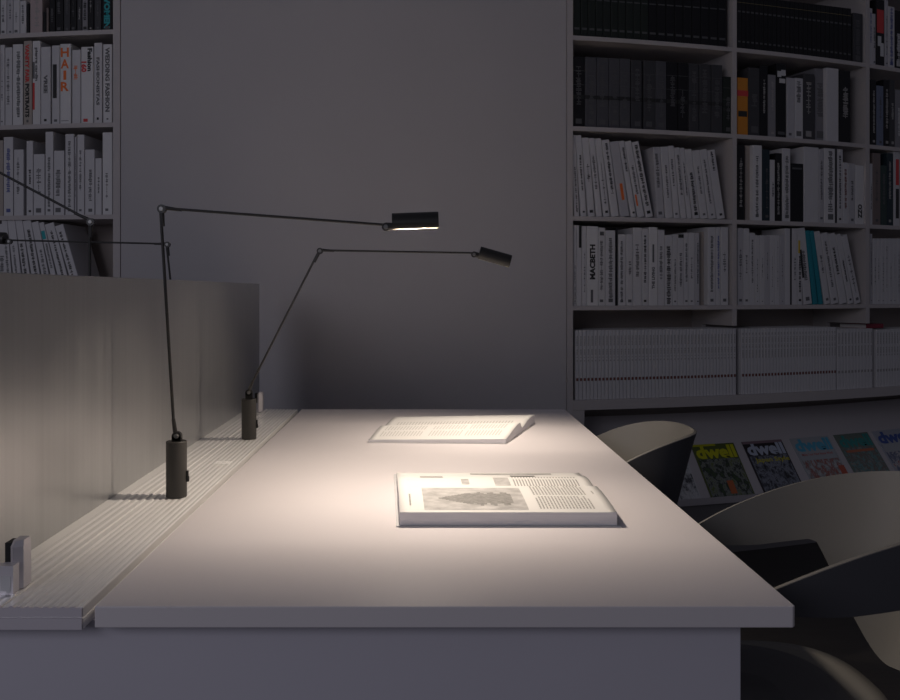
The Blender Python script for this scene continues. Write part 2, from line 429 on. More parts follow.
lst = [(37, 79, 105, 'k', dict(ink='g', dens=.5)), (80, 119, 110, 'b', dict(back=.02, marks=False)), (120, 172, 108, 'W', dict(lo=.08, hi=.85)), (173, 213, 130, 'c', dict(dens=.3)), (213, 240, 185, 'w'), (241, 277, 150, 'k', dict(ink='g', lo=.1)),
       (278, 322, 125, 'w', dict(lo=.1)), (323, 390, 205, 'k', dict(marks=False, patch=[(.1, .9, .9, .93, 'l')])), (392, 472, 118, 'w', dict(marks=False, label='very thick blank white book mid-row on the third shelf, middle bay')), (472, 499, 130, 'g'),
       (500, 558, 125, 'W', dict(lo=.15, hi=.95)), (560, 569, 120, 'd', dict(marks=False)), (570, 600, 130, 'w', dict(ink='k', lo=.2, hi=.9)), (601, 628, 200, 'w', dict(ink='B')), (628, 665, 205, 'g'), (666, 711, 215, 'W', dict(marks=False, text=[('OZZ', 'k', .5, .22, .24, .5, 'down')], label='short white book with black capitals low on spine, third shelf, middle bay'))]
row(sc(730, 125, 5.294, lst), 2, B2, 'mixed books on the third shelf of the middle bay')
lst = [(40, 72, 70, 'g', dict(dens=.4)), (72, 105, 72, 'w', dict(dens=.3)), (105, 135, 95, 'w')] + [(135 + 26 * i, 161 + 26 * i, 108, 'g' if i % 3 == 2 else 'w', dict(dens=.25, wid=.2)) for i in range(6)] + \
      [(291, 321, 72, 'w', dict(marks=False)), (322, 329, 70, 'd', dict(marks=False)), (330, 358, 72, 'w', dict(dens=.5)), (359, 384, 75, 'w', dict(patch=[(.1, .5, .68, .85, 'y')], ink='k', desc=' with yellow dash'))]
row(sc(730, 215, 5.294, lst), 3, B2, 'white books on the fourth shelf of the middle bay')
IW[0] = 1.5
lean_row(804.5, [I(36, 405, 'w', patch=[(.05, .3, .35, .72, 'k')]), I(20, 395, 't', marks=False, label='teal paperback leaning between white books, fourth shelf, middle bay'), I(19, 395, 't', marks=False, label='second teal paperback leaning against the first, fourth shelf, middle bay'), I(27, 393, 'w', dens=.3), I(34, 385, 'w'), I(34, 385, 'w', ink='k'), I(26, 385, 'w', ink='k'), I(30, 383, 'w', dens=.3)],
         3, B2, 'leaning books on the fourth shelf of the middle bay', 13, 7, 16)
journals(741.5, 836.5, 328, 328, 31, 4, 'thin white journal with dark red spine square, lowest shelf of middle bay', 'red-marked journals, lowest shelf of the middle bay')
journals(837.5, 873, 329, 329, 11, 4, 'thin white journal with small grey spine mark at right end, middle bay', 'grey-marked journals, right end of the lowest shelf', 'g')
# --- third bay
lst = [(92, 128, 85, 'w', dict(ink='b')), (128, 160, 140, 'g'), (161, 248, 0, 'k', dict(marks=False, patch=[(.1, .9, .5, .85, 'r'), (.2, .6, .3, .45, 'w'), (.5, .9, .15, .35, 'w')], label='black book with red and white spine picture, top shelf, right edge')),
       (250, 285, 5, 'g', dict(dens=.2)), (286, 350, 70, 'w', dict(ink='b', lo=.05, hi=.98)), (351, 420, 110, 'k', dict(ink='w', wid=.7, lo=.05))]
row(sc(860, 0, 10, lst), 0, B3, 'books on the top shelf at the right edge')
lst = [(703, 733, 400, 'k', dict(ink='g')), (735, 769, 430, 'n', dict(dens=.4)), (770, 799, 400, 'k', dict(ink='g')), (800, 826, 400, 'd', dict(ink='g')), (828, 865, 450, 'G', dict(ink='w'))]
row(sc(730, 0, 5.0, lst), 1, B3, 'books on the second shelf at the right edge')
lst = [(740, 757, 205, 'w'), (758, 799, 150, 'm', dict(dens=.3)), (800, 832, 215, 'e'), (833, 866, 150, 'c', dict(ink='g')), (868, 902, 140, 'w', dict(marks=False, patch=[(.3, .8, .55, .9, 'r'), (.3, .8, .1, .5, 'k')], label='white book with red then black spine lettering, third shelf, right edge')), (903, 940, 150, 'g')]
row(sc(730, 125, 5.294, lst), 2, B3, 'books on the third shelf at the right edge')
lst = [(742, 756, 100, 'g')] + [(758 + 21 * i, 779 + 21 * i, 125, 'w', dict(dens=.3, wid=.2)) for i in range(9)]
row(sc(730, 215, 5.294, lst), 3, B3, 'white books on the fourth shelf at the right edge')
journals(876.5, 935, 329, 329, 22, 4, 'thin white journal on lowest shelf in the bay at right edge', 'journals on the lowest shelf at the right edge', 'g')
t, Y = theta(874, RS); hB = CZ + (CY - 329) * 4.37 / F
b = obj('book', book_bm(.022, .115, .16), [BM['r'], M_PAGE])
b.matrix_world = Matrix.Translation(wp(T(874.5), RS - .03, hB + .004)) @ Matrix.Rotation(t, 4, 'Z') @ Matrix.Translation((0, 0, .022)) @ Matrix.Rotation(math.radians(90), 4, 'Y')
tag(b, 'dark red book lying flat on the journals at the right edge', 'book')

# --- left bookcase
lst = [(-50, -24, 0, 'w'), (-24, 2, 0, 'w'), (2, 34, -5, 'w', dict(dens=.3)), (34, 66, -5, 'g', dict(dens=.3)), (66, 100, -5, 'w', dict(dens=.3)), (100, 132, 5, 'w'), (134, 148, 20, 'k', dict(marks=False)), (150, 213, -40, 'p', dict(dens=.5)),
       (216, 230, 60, 'k', dict(marks=False)), (231, 244, 40, 'm', dict(marks=False)), (246, 276, -20, 'k', dict(ink='l')), (277, 318, -60, 'k', dict(ink='l')), (319, 352, -40, 'd'), (353, 384, -60, 'k', dict(dens=.2)),
       (385, 410, -30, 'd', dict(ink='g')), (411, 440, -30, 'G', dict(ink='k', wid=.6)), (441, 470, -60, 'k', dict(ink='g', dens=.4)), (471, 508, -60, 'd', dict(ink='l')),
       (510, 562, -80, 'k', dict(marks=False, text=[('WOMEN', 't', .5, .42, .75, .6, 'down')], patch=[(.3, .75, .03, .09, 'l')], label='black book with teal capitals at right end of the top left shelf'))]
row(sc(0, 0, 5.0, lst), 0, BL, 'books on the top shelf of the left bookcase')
lst = [(-60, -28, 235, 'w'), (-28, 0, 235, 'w'), (0, 24, 225, 'w', dict(dens=.2)), (25, 62, 238, 'w', dict(dens=.5)), (63, 115, 222, 'W', dict(hi=.9, lo=.1)),
       (118, 161, 205, 'b', dict(marks=False, patch=[(.35, .6, .03, .06, 's')], text=[('VANITY FAIR', 'r', .45, .73, .46, .5, 'down'), ('PORTRAITS', 'k', .45, .29, .40, .5, 'down')], label='beige book with red and black spine capitals, second shelf, left bookcase')),
       (162, 203, 205, 'W', dict(marks=False, patch=[(.05, .3, .55, .75, 's'), (.05, .3, .18, .5, 'r')], text=[('pierre cardin', 's', .5, .72, .4, .45, 'down')], label='white book with grey lowercase name and red line, second shelf, left bookcase')),
       (204, 254, 235, 'w', dict(marks=False, patch=[(.35, .6, .04, .07, 'k')], text=[('VREE', 's', .5, .52, .24, .4, 'down')], label='white book with four grey capitals mid-spine, second shelf, left bookcase')),
       (259, 299, 228, 'w', dict(marks=False, patch=[(.15, .65, .33, .76, 'k'), (.3, .7, .03, .06, 's')], label='white book with long black block on spine, second shelf, left bookcase')),
       (300, 356, 220, 'W', dict(marks=False, patch=[(.1, .8, .035, .042, 's')], text=[('HAIR', 'o', .45, .68, .57, .75, 'stack')], label='white book with large orange stacked title HAIR, second shelf')),
       (360, 404, 250, 'w', dict(ink='o', lo=.6, hi=.78, dens=.7)),
       (405, 468, 235, 'W', dict(marks=False, patch=[(.2, .55, .02, .06, 'r')], text=[('Fashion', 'k', .72, .83, .3, .38, 'down'), ('160', 'r', .25, .74, .14, .45, 'down')], label='white book with black title Fashion and red number, left bookcase')),
       (470, 512, 215, 'w', dict(marks=False, patch=[(.35, .6, .04, .07, 'k')], text=[('FASHIONISTAS', 's', .5, .52, .6, .4, 'down')], label='white book with thin grey capitals, second from right on second left shelf')),
       (515, 562, 222, 'W', dict(marks=False, patch=[(.4, .6, .04, .06, 's')], text=[('WEDDING FASHION', 's', .5, .55, .82, .5, 'down')], label='white book with long grey title WEDDING FASHION against the upright'))]
row(sc(0, 0, 5.0, lst), 1, BL, 'white books on the second shelf of the left bookcase')
lst = [(-60, -20, 80, 'w'), (-20, 14, 90, 'b', dict(marks=False)), (15, 58, 75, 'w', dict(ink='b', lo=.3, hi=.85)), (60, 104, 130, 'w', dict(dens=.5)), (115, 145, 92, 'w', dict(ink='k')), (146, 196, 150, 'w', dict(dens=.3)),
       (198, 234, 52, 'w', dict(lo=.1, hi=.7)), (235, 282, 135, 'w', dict(lo=.3, hi=.7, wid=.5)), (285, 325, 62, 'w', dict(lo=.1, hi=.9)), (326, 336, 75, 'g'), (337, 370, 65, 'w', dict(dens=.5)), (371, 415, 130, 'w'), (416, 446, 168, 'w'), (448, 493, 55, 'W', dict(lo=.2, hi=.5, dens=.5))]
row(sc(0, 120, 4.375, lst), 2, BL, 'white books on the third shelf of the left bookcase')
# a dark book lying across the tops of the shorter books
I2 = lambda w, h, k='w', **o: (w / 4.375, h / 4.375, k, o)
lean_row(8, [I2(28, 380, 'w'), I2(38, 375, 'w'), I2(34, 380, 'w', ink='k'), I2(40, 375, 'w', ink='k'), I2(34, 370, 'w'), I2(24, 370, 'w', patch=[(.1, .8, .8, .9, 't')]), I2(44, 365, 'w', ink='k'), I2(40, 360, 'w', ink='k')],
         3, BL, 'leaning white books on the fourth shelf of the left bookcase', 2, 5, 17)
row([(-12, -4, 222, 'w'), (-3, 6.5, 224, 'w')], 3, BL, 'leaning white books on the fourth shelf of the left bookcase')

# ------------------------------------------------------------------ magazines on the sloping rack
r_lo, z_lo = R + .012, .238
r_hi, z_hi = R - .25, .585
slope = math.atan2(z_hi - z_lo, r_lo - r_hi)
def picture_mat(name, cols, seed):
    m = mat(name, cols[0], .35, 0, 0)
    nt = m.node_tree; b = nt.nodes['Principled BSDF']
    tc = nt.nodes.new('ShaderNodeTexCoord'); mp = nt.nodes.new('ShaderNodeMapping'); mp.inputs['Location'].default_value = (seed * .13, seed * .07, 0); mp.inputs['Scale'].default_value = (1, .7, 1)
    no = nt.nodes.new('ShaderNodeTexNoise'); no.inputs['Scale'].default_value = 34; no.inputs['Detail'].default_value = 3; no.inputs['Roughness'].default_value = .7
    cr = nt.nodes.new('ShaderNodeValToRGB'); cr.color_ramp.interpolation = 'LINEAR'
    e = cr.color_ramp.elements; e[0].position = .36; e[1].position = .64
    for k in range(1, len(cols) - 1): e.new(.36 + .28 * k / (len(cols) - 1))
    for k, c in enumerate(cols): e[k].color = tuple(c) + (1,)
    nt.links.new(tc.outputs['Object'], mp.inputs['Vector']); nt.links.new(mp.outputs['Vector'], no.inputs['Vector'])
    nt.links.new(no.outputs['Fac'], cr.inputs['Fac']); nt.links.new(cr.outputs['Color'], b.inputs['Base Color'])
    return m
def magazine(xa, xb, base, masthead, mk, palette, label, extra=()):
    t0, Y = theta(xa, R - .19); t1, _ = theta(xb, R - .19)
    w = (t1 - t0) * (R - .19); h = .262
    tm = t0
    o_ = bmesh.new(); bx(o_, 0, w, 0, h, .001, .005)
    m = obj('magazine', o_, [mat(base[0], base[1], .35)])
    m.matrix_world = Matrix.Translation(wp(tm, r_lo - .004, z_lo + .003)) @ Matrix.Rotation((t0 + t1) / 2, 4, 'Z') @ Matrix.Rotation(slope, 4, 'X')
    tag(m, label, 'magazine', 'magazines on the sloping rack')
    pm = picture_mat('cover print %d' % int(xa), [c for n, c in palette], xa)
    bm = bmesh.new(); bm.faces.new([bm.verts.new(p) for p in ((w * .03, h * .02, .0056), (w * .97, h * .02, .0056), (w * .97, h * .71, .0056), (w * .03, h * .71, .0056))])
    ms = pm
    obj('cover_picture', bm, ms, m)
    if masthead:
        bm = text_bm('dwell', w * .93, h * .25, .045)
        bmesh.ops.transform(bm, matrix=Matrix.Translation((w * .5, h * .845, .0062)) @ Matrix.Rotation(math.radians(-90), 4, 'X'), verts=bm.verts)
        obj('masthead', bm, mat('masthead ' + mk[0], mk[1], .4), m)
    for e in extra:
        if e[0] == 'text':
            _, s, fx, fy, fw, fh, mm = e
            bm = text_bm(s, w * fw, h * fh, .02)
            bmesh.ops.transform(bm, matrix=Matrix.Translation((w * fx, h * fy, .0066)) @ Matrix.Rotation(math.radians(-90), 4, 'X'), verts=bm.verts)
            obj('cover_line', bm, mm, m)
        else:
            _, x0, x1, y0, y1, mm = e
            bm = bmesh.new(); bx(bm, w * x0, w * x1, h * y0, h * y1, .0052, .0064); obj('cover_block', bm, mm, m)
    return m
ml = lambda n, c: mat('print ' + n, c, .4)
magazine(635, 678, ('white magazine paper', (.6, .6, .6)), False, None, [('pale', (.62, .62, .62)), ('pale2', (.55, .56, .57)), ('mid', (.35, .36, .37)), ('ink', (.08, .08, .09))], 'white magazine half hidden behind the far chair, leftmost on rack')
magazine(686, 728, ('olive magazine paper', (.10, .13, .03)), True, ('yellow', (.60, .60, .01)), [('leaf', (.05, .09, .03)), ('night', (.02, .03, .02)), ('grey', (.22, .24, .22)), ('moss', (.12, .16, .04))],
         'magazine with yellow-green masthead over dark garden cover and orange figure', [('block', .48, .62, .06, .30, ml('orange figure', (.55, .14, .04))), ('block', 0.0, .55, .96, 1, ml('yellow bar', (.5, .5, .02)))])
magazine(736, 775, ('black magazine paper', (.025, .02, .025)), True, ('pale blue', (.50, .55, .66)), [('night', (.02, .02, .025)), ('slate', (.10, .11, .14)), ('steel', (.25, .27, .32)), ('night2', (.03, .03, .04))],
         'black magazine with pale masthead and yellow line below it', [('text', 'Japan Style', .55, .62, .85, .11, ml('yellow line', (.55, .50, .03))), ('block', 0, 1, .95, 1, ml('mauve bar', (.25, .17, .2)))])
magazine(783, 821, ('pale grey magazine paper', (.42, .44, .46)), True, ('sky blue', (.10, .42, .60)), [('pale', (.45, .45, .46)), ('brick', (.35, .08, .05)), ('grey', (.30, .30, .30)), ('pale3', (.50, .50, .50))],
         'pale magazine with sky-blue masthead and red furniture on cover', [('block', .04, .96, .55, .72, ml('pale band', (.42, .44, .46))), ('text', 'Make Your New Home Work', .5, .66, .8, .05, ml('red line', (.5, .12, .1))), ('block', .85, 1, .03, .4, ml('red edge', (.5, .1, .05)))])
magazine(826.5, 860, ('teal magazine paper', (.16, .20, .17)), True, ('teal', (.04, .28, .26)), [('grey', (.2, .24, .24)), ('brown', (.18, .13, .10)), ('seafoam', (.12, .28, .28)), ('tan', (.30, .26, .22))],
         'greenish magazine with teal masthead and orange headline', [('block', .1, .9, .62, .67, ml('orange headline', (.5, .16, .08)))])
magazine(864.5, 900, ('pale blue magazine paper', (.40, .42, .48)), True, ('navy', (.05, .10, .35)), [('pale', (.4, .41, .45)), ('navy', (.06, .08, .18)), ('white', (.55, .55, .55)), ('red', (.32, .08, .07))],
         'pale magazine with navy masthead, rightmost on the rack', [('block', .04, .96, .55, .72, ml('pale band', (.42, .44, .46)))])

# ------------------------------------------------------------------ desk
XL, XR, YF, YB, ZD = -.435, .4855, 1.181, 3.153, .74
desk = empty('bench_desk', (0, (YF + YB) / 2, 0))
tag(desk, 'white bench desk with a ribbed aluminium rail down its middle', 'desk')
dl = Vector(desk.location)
def dpart(name, bm, m, **k):
    bmesh.ops.transform(bm, matrix=Matrix.Translation(-dl), verts=bm.verts); return obj(name, bm, m, desk, **k)
def top_bm(x0, x1):
    bm = bmesh.new(); c = .004
    pts = [(x0, YF), (x1 - c, YF), (x1, YF + c), (x1, YB - .012), (x1 - .012, YB), (x0, YB)]
    if x0 < -1: pts = [(x0 + c, YF), (x1, YF), (x1, YB), (x0 + c, YB), (x0, YB - c), (x0, YF + c)]
    a = [bm.verts.new((x, y, ZD - .028)) for x, y in pts]; b = [bm.verts.new((x, y, ZD)) for x, y in pts]
    for i in range(6): bm.faces.new((a[i], a[(i + 1) % 6], b[(i + 1) % 6], b[i]))
    bm.faces.new(a); bm.faces.new(b); return bm
dpart('desktop', top_bm(XL, XR), M_TOP, bevel=.0012)
RX0, RX1 = -.832, -.450
dpart('desktop', top_bm(-1.770, -.847), M_TOP, bevel=.0012)
bm = bmesh.new(); bx(bm, -1.70, .4235, YF + .03, YF + .055, .0, .7115); dpart('end_panel', bm, M_DESK, bevel=.001)
bm = bmesh.new(); bx(bm, -1.70, .4235, YB - .07, YB - .045, .0, .7115); dpart('end_panel', bm, M_DESK, bevel=.001)
bm = bmesh.new(); bx(bm, -.79, -.49, YF + .056, YB - .071, .60, .7085); dpart('cable_tray', bm, M_KICK)
# rail cross-section, right half then mirrored
def ridge(x, w, h, z): return [(x, z), (x - w * .25, z + h), (x - w * .6, z + h), (x - w * .8, z)]
prof = [(RX1, .7105), (RX1, .7235), (RX1 - .0015, .7245), (RX1 - .0015, .7265), (RX1, .7275), (RX1, .7385), (RX1 - .002, ZD)]
x = RX1 - .008
while x > -.534: prof += ridge(x, .0118, .0013, ZD - .0012); x -= .0118
prof += [(-.540, ZD), (-.5415, ZD + .0012), (-.546, ZD + .0012), (-.5475, ZD - .001), (-.556, ZD - .001), (-.5575, ZD + .0012), (-.562, ZD + .0012), (-.5635, ZD - .0015)]
x = -.570
while x > -.615: prof += ridge(x, .0150, .0018, ZD - .0015); x -= .0150
prof += [(-.6305, ZD), (-.6312, ZD - .004)]
cxr = -.641
full = prof + [(2 * cxr - a, b) for a, b in reversed(prof)]
bm = bmesh.new(); extrude_profile(bm, full, YF, YB); dpart('aluminium_rail', bm, M_ALU)
bm = bmesh.new()
extrude_profile(bm, [(RX1 - .0008, .7275), (RX1 - .0008, .7385), (RX1 - .004, ZD - .001)] + [(p[0], p[1]) for p in full[5:-5] if p[0] < RX1 - .006] + [(2 * cxr - RX1, .7385), (2 * cxr - RX1, .7275)], YF - .003, YF - .0001); dpart('rail_end_cap', bm, M_ALUEND)
bm = bmesh.new(); bx(bm, 2 * cxr - RX1, RX1 - .0008, YF - .003, YF - .0001, .7105, .7255); dpart('rail_end_cap', bm, M_ALUEND)
# rows of small pale dashes on the rail
bm = bmesh.new(); P0 = at(214.5, 463.5, 2.16); rnd = random.Random(5)
for i in range(9):
    for j in range(3):
        x = -.508 + i * .0042; bx(bm, x, x + .003, 2.155 + j * .012, 2.155 + j * .012 + .004 + .004 * rnd.random(), ZD + .0003, ZD + .0009)
tag(dpart('rail_dashes', bm, M_DASH), 'small pale dashes')

# clips and screen
scr = bmesh.new(); bx(scr, -.651, -.631, 1.23, 3.41, .7375, 1.182)
s = obj('divider_screen', scr, M_SCREEN, bevel=.0015)
tag(s, 'low grey brushed metal screen standing along the desk rail', 'desk screen')
for Yc, lab in ((1.262, 'angular metal screen clip at the near end of the rail'), (3.085, 'angular metal screen clip at the far end of the rail')):
    r = empty('screen_clip', (-.5905, Yc, ZD + .002)); tag(r, lab, 'clip', 'screen clips on the rail')
    bm = bmesh.new()
    # upright with a chamfered nose
    pts = [(.0155, -.016), (.021, -.022), (.0325, -.014), (.0325, .010), (.0155, .010)]
    a = [bm.verts.new((x - 0, y, 0)) for x, y in pts]; b = [bm.verts.new((x, y, .058)) for x, y in pts]
    c = [bm.verts.new((x * .8 + .005, y * .8 + .002, .066)) for x, y in pts]
    for q, w_ in ((a, b), (b, c)):
        for i in range(5): bm.faces.new((q[i], q[(i + 1) % 5], w_[(i + 1) % 5], w_[i]))
    bm.faces.new(a); bm.faces.new(c)
    obj('clip_post', bm, M_CLIP, r)
    bm = bmesh.new()
    pts = [(.029, -.002), (.029, .038), (.012, .038), (-.012, .033), (-.0395, .026), (-.0395, -.002)]
    a = [bm.verts.new((x, -.030, z)) for x, z in pts]; b = [bm.verts.new((x, -.012, z)) for x, z in pts]
    for i in range(6): bm.faces.new((a[i], a[(i + 1) % 6], b[(i + 1) % 6], b[i]))
    bm.faces.new(a); bm.faces.new(b)
    if Yc < 2:
        bmesh.ops.translate(bm, vec=(0, -.02 + .012, 0), verts=bm.verts)
        obj('clip_foot', bm, M_CLIP, r)
        bm = bmesh.new(); bx(bm, .012, .026, -.0508, -.0500, .004, .024); bx(bm, .020, .025, -.0512, -.0500, .002, .009)
        bmesh.ops.translate(bm, vec=(0, .012, 0), verts=bm.verts); obj('clip_latch', bm, M_COVER, r)
    else: bm.free()
    bm = bmesh.new(); bx(bm, .0058, .0153, -.012, .012, .030, .062); obj('gap_shade', bm, M_RUB, r)  # black block standing in for the shaded gap between post and screen

# ------------------------------------------------------------------ lamps
def lamp(base_xy, j1, elbow, j2, axis, hl, label, lit=True, roll=0, slot=45, power=4.6):
    root = empty('desk_lamp', (base_xy[0], base_xy[1], ZD + .0008)); o = Vector(root.location)
    tag(root, label, 'lamp', 'slim black desk lamps on the rail')
    L = lambda p: Vector(p) - o
    j1, elbow, j2, axis = L(j1), L(elbow), L(j2), Vector(axis).normalized()
    rb = .0206; hb = .112
    bm = bmesh.new(); lathe(bm, [(rb - .0006, 0), (rb, .0008), (rb, hb - .0015), (rb - .0012, hb), (rb - .0025, hb), (rb - .003, hb - .001), (.003, hb - .001)], 48)
    b = obj('base', bm, M_LAMPB, root, smooth=True)
    e = b.modifiers.new('e', 'EDGE_SPLIT'); e.split_angle = math.radians(35)
    bm = bmesh.new(); bx(bm, rb - .0005, rb + .0032, -.004, .004, .030, .052); bx(bm, rb + .001, rb + .0048, -.0028, .0028, .030, .041); obj('switch', bm, M_RUB, root, bevel=.0006)
    # fork and base pivot
    bm = bmesh.new()
    bx(bm, j1.x - .0095, j1.x + .0095, -.0055, -.0025, hb - .001, j1.z); bx(bm, j1.x - .0095, j1.x + .0095, .0025, .0055, hb - .001, j1.z)
    tube(bm, (j1.x, -.0055, j1.z), (j1.x, .0055, j1.z), .0095, n=24); obj('base_pivot', bm, M_BLACK, root)
    def screw(p, r=.0052, y=.0062):
        bm = bmesh.new(); tube(bm, p + Vector((0, -y - .0012, 0)), p + Vector((0, -y + .001, 0)), r * .8, r, 20); obj('pivot_screw', bm, M_SCREW, root)
    screw(j1)
    d = (elbow - j1).normalized()
    bm = bmesh.new(); of = Vector((-.005, 0, 0)); tube(bm, j1 + of * .5, j1 + of + d * .035, .0048, .0036, 14); tube(bm, j1 + of + d * .03, elbow + of * .6, .0031, n=14); obj('lower_arm', bm, M_BLACK, root, smooth=False)
    bm = bmesh.new(); tube(bm, elbow + Vector((0, -.0055, 0)), elbow + Vector((0, .0055, 0)), .0088, n=24); tube(bm, elbow, elbow - d * .035, .0045, .0034, 14)
    d2 = (j2 - elbow).normalized(); tube(bm, elbow + Vector((0, 0, .003)), elbow + d2 * .04 + Vector((0, 0, .001)), .0045, .003, 14); obj('elbow_joint', bm, M_BLACK, root); screw(elbow, .005)
    bm = bmesh.new(); tube(bm, elbow + Vector((0, 0, .002)), j2 + Vector((0, 0, .004)), .0028, n=14); obj('upper_arm', bm, M_BLACK, root)
    sgn = 1 if axis.x > 0 else -1
    bm = bmesh.new(); tube(bm, j2 + Vector((0, -.005, 0)), j2 + Vector((0, .005, 0)), .0085, n=24); 
    hs = j2 + axis * .013; up = Vector((0, 1, 0)).cross(axis); up = up if up.z > 0 else -up; up0 = up; up = Matrix.Rotation(math.radians(roll), 3, axis) @ up
    tube(bm, j2 + Vector((0, 0, .005)), hs + up * .004 + axis * .002, .0042, n=12); tube(bm, j2, hs + axis * .002, .0065, n=14); obj('head_joint', bm, M_BLACK, root); screw(j2, .0048)
    # head: a tube open along its underside
    rh = .0212; c0 = hs + up0 * .006; c1 = c0 + axis * hl
    hn = 40; half = math.radians(slot)
    bm = bmesh.new(); side = axis.cross(up)
    def pt(c, a, r): return c + (-up * math.cos(a) + side * math.sin(a)) * r
    angs = [half + (2 * PI - 2 * half) * i / hn for i in range(hn + 1)]
    cols = []
    for a in angs: cols.append([bm.verts.new(pt(c, a, r)) for c, r in ((c0, rh), (c1, rh), (c1 - axis * .0018, rh - .0018), (c0 + axis * .0018, rh - .0018))])
    for p, q in zip(cols, cols[1:]):
        bm.faces.new((p[0], q[0], q[1], p[1])); f = bm.faces.new((p[2], q[2], q[3], p[3])); f.material_index = 1
        bm.faces.new((p[1], q[1], q[2], p[2])); bm.faces.new((p[0], q[0], q[3], p[3]))
    for p in (cols[0], cols[-1]): bm.faces.new(p)
    for k, kk in ((0, 3), (1, 2)):      # end caps
        bm.faces.new([c[k] for c in cols]); f = bm.faces.new([c[kk] for c in cols]); f.material_index = 1
    hd = obj('lamp_head', bm, [M_BLACK, M_REFL], root)
    # halogen tube inside
    cm = (c0 + c1) / 2 + up * .004
    m_t = mat('bulb glass %s' % ('lit' if lit else 'unlit'), (.8, .75, .7), .3)
    if lit:
        b_ = m_t.node_tree.nodes['Principled BSDF']; b_.inputs['Emission Color'].default_value = (1, .80, .60, 1); b_.inputs['Emission Strength'].default_value = 1.0
    bm = bmesh.new(); tube(bm, cm - axis * hl * .36 + up * .008, cm + axis * hl * .36 + up * .008, .004, n=12); obj('bulb', bm, m_t, root)
    if lit:
        ld = bpy.data.lights.new('lamp_light', 'AREA'); ld.shape = 'RECTANGLE'; ld.size = hl * .48; ld.size_y = .014
        ld.energy = power; ld.color = (1, .85, .70)
        lo = bpy.data.objects.new('lamp_light', ld); COL.objects.link(lo); lo.parent = root
        zax = up; xax = axis; yax = zax.cross(xax)
        M3 = Matrix((xax, yax, zax)).transposed().to_4x4(); lo.matrix_local = Matrix.Translation(cm) @ M3
    return root

Y1 = 1.81
lamp((-.5018, Y1), at(177, 436, Y1), at(162, 209, Y1), at(386, 227, Y1), (1, 0, .035), .093, 'black lamp nearest the camera, level head above the front book', True, 2, 56, 5.5)
Y2 = 2.52
lamp((-.4956, Y2), at(249, 392.5, Y2), at(320, 251, Y2), at(474, 254.5, Y2), (1, 0, -.285), .090, 'black lamp farther back, head tilted down, lower arm slanting right', True, 2, 47, 3.9)
Y3 = 2.048
lamp((-.760, Y3), at(92, 415, Y3), at(91, 222, Y3), at(-89, 127, Y3), (-1, 0, -.1), .093, 'black lamp behind the screen with its upper arm rising to the left edge', False)
Y4 = 2.75
lamp((-.741, Y4), at(183.5, 383.6, Y4), at(167.5, 244.5, Y4), at(9.5, 241.5, Y4), (-1, 0, .05), .093, 'black lamp behind the screen with thin level arm reaching the left edge', False)

# ------------------------------------------------------------------ open books on the desk
def open_book(name, c00, c10, c11, c01, hf, label, fold, cover_m, cover_out=.006, nu=24, nv=40):
    """corners (near-left, near-right, far-right, far-left) on the desk; hf(u, v) page height; fold = v of the gutter"""
    c00, c10, c11, c01 = [Vector(c + (0,)) for c in (c00, c10, c11, c01)]
    ctr = (c00 + c10 + c11 + c01) / 4; root = empty(name, (ctr.x, ctr.y, ZD)); tag(root, label, 'book')
    def S(u, v, z): 
        p = c00 * (1 - u) * (1 - v) + c10 * u * (1 - v) + c11 * u * v + c01 * (1 - u) * v - ctr
        return Vector((p.x, p.y, z))
    def block(v0, v1, nm):
        bm = bmesh.new(); g = []; zb = .0022
        for i in range(nu + 1):
            g.append([(bm.verts.new(S(i / nu, v0 + (v1 - v0) * j / nv, zb)), bm.verts.new(S(i / nu, v0 + (v1 - v0) * j / nv, max(zb + .0008, hf(i / nu, v0 + (v1 - v0) * j / nv))))) for j in range(nv + 1)])
        for i in range(nu):
            for j in range(nv):
                f = bm.faces.new((g[i][j][1], g[i + 1][j][1], g[i + 1][j + 1][1], g[i][j + 1][1])); f.material_index = 1; f.smooth = True
                bm.faces.new((g[i][j][0], g[i + 1][j][0], g[i + 1][j + 1][0], g[i][j + 1][0]))
        for i in range(nu):
            for j in (0, nv): bm.faces.new((g[i][j][0], g[i + 1][j][0], g[i + 1][j][1], g[i][j][1]))
        for j in range(nv):
            for i in (0, nu): bm.faces.new((g[i][j][0], g[i][j + 1][0], g[i][j + 1][1], g[i][j][1]))
        return obj(nm, bm, [M_PAGEBLK, M_PAPER], root)
    pb1 = block(0, fold, 'page_block'); pb2 = block(fold, 1, 'page_block')
    bm = bmesh.new(); eu = cover_out / (c10 - c00).length; ev = cover_out / (c01 - c00).length
    vs = [[bm.verts.new(S(u, v, z)) for u, v in ((-eu, -ev), (1 + eu, -ev), (1 + eu, 1 + ev), (-eu, 1 + ev))] for z in (.0003, .0021)]
    bm.faces.new(vs[0]); bm.faces.new(vs[1])
    for i in range(4): bm.faces.new((vs[0][i], vs[0][(i + 1) % 4], vs[1][(i + 1) % 4], vs[1][i]))
    obj('cover', bm, cover_m, root)
    def printq(bm, u0, u1, v0, v1, n=1, off=.0004, mi=0):
        cols = []
        m = max(1, int((u1 - u0) * 30))
        for i in range(m + 1):
            u = u0 + (u1 - u0) * i / m
            cols.append([bm.verts.new(S(u, v0 + (v1 - v0) * j / n, hf(u, v0 + (v1 - v0) * j / n) + off)) for j in range(n + 1)])
        for a, b in zip(cols, cols[1:]):
            for j in range(n): bm.faces.new((a[j], b[j], b[j + 1], a[j + 1])).material_index = mi
    return root, pb1, pb2, printq

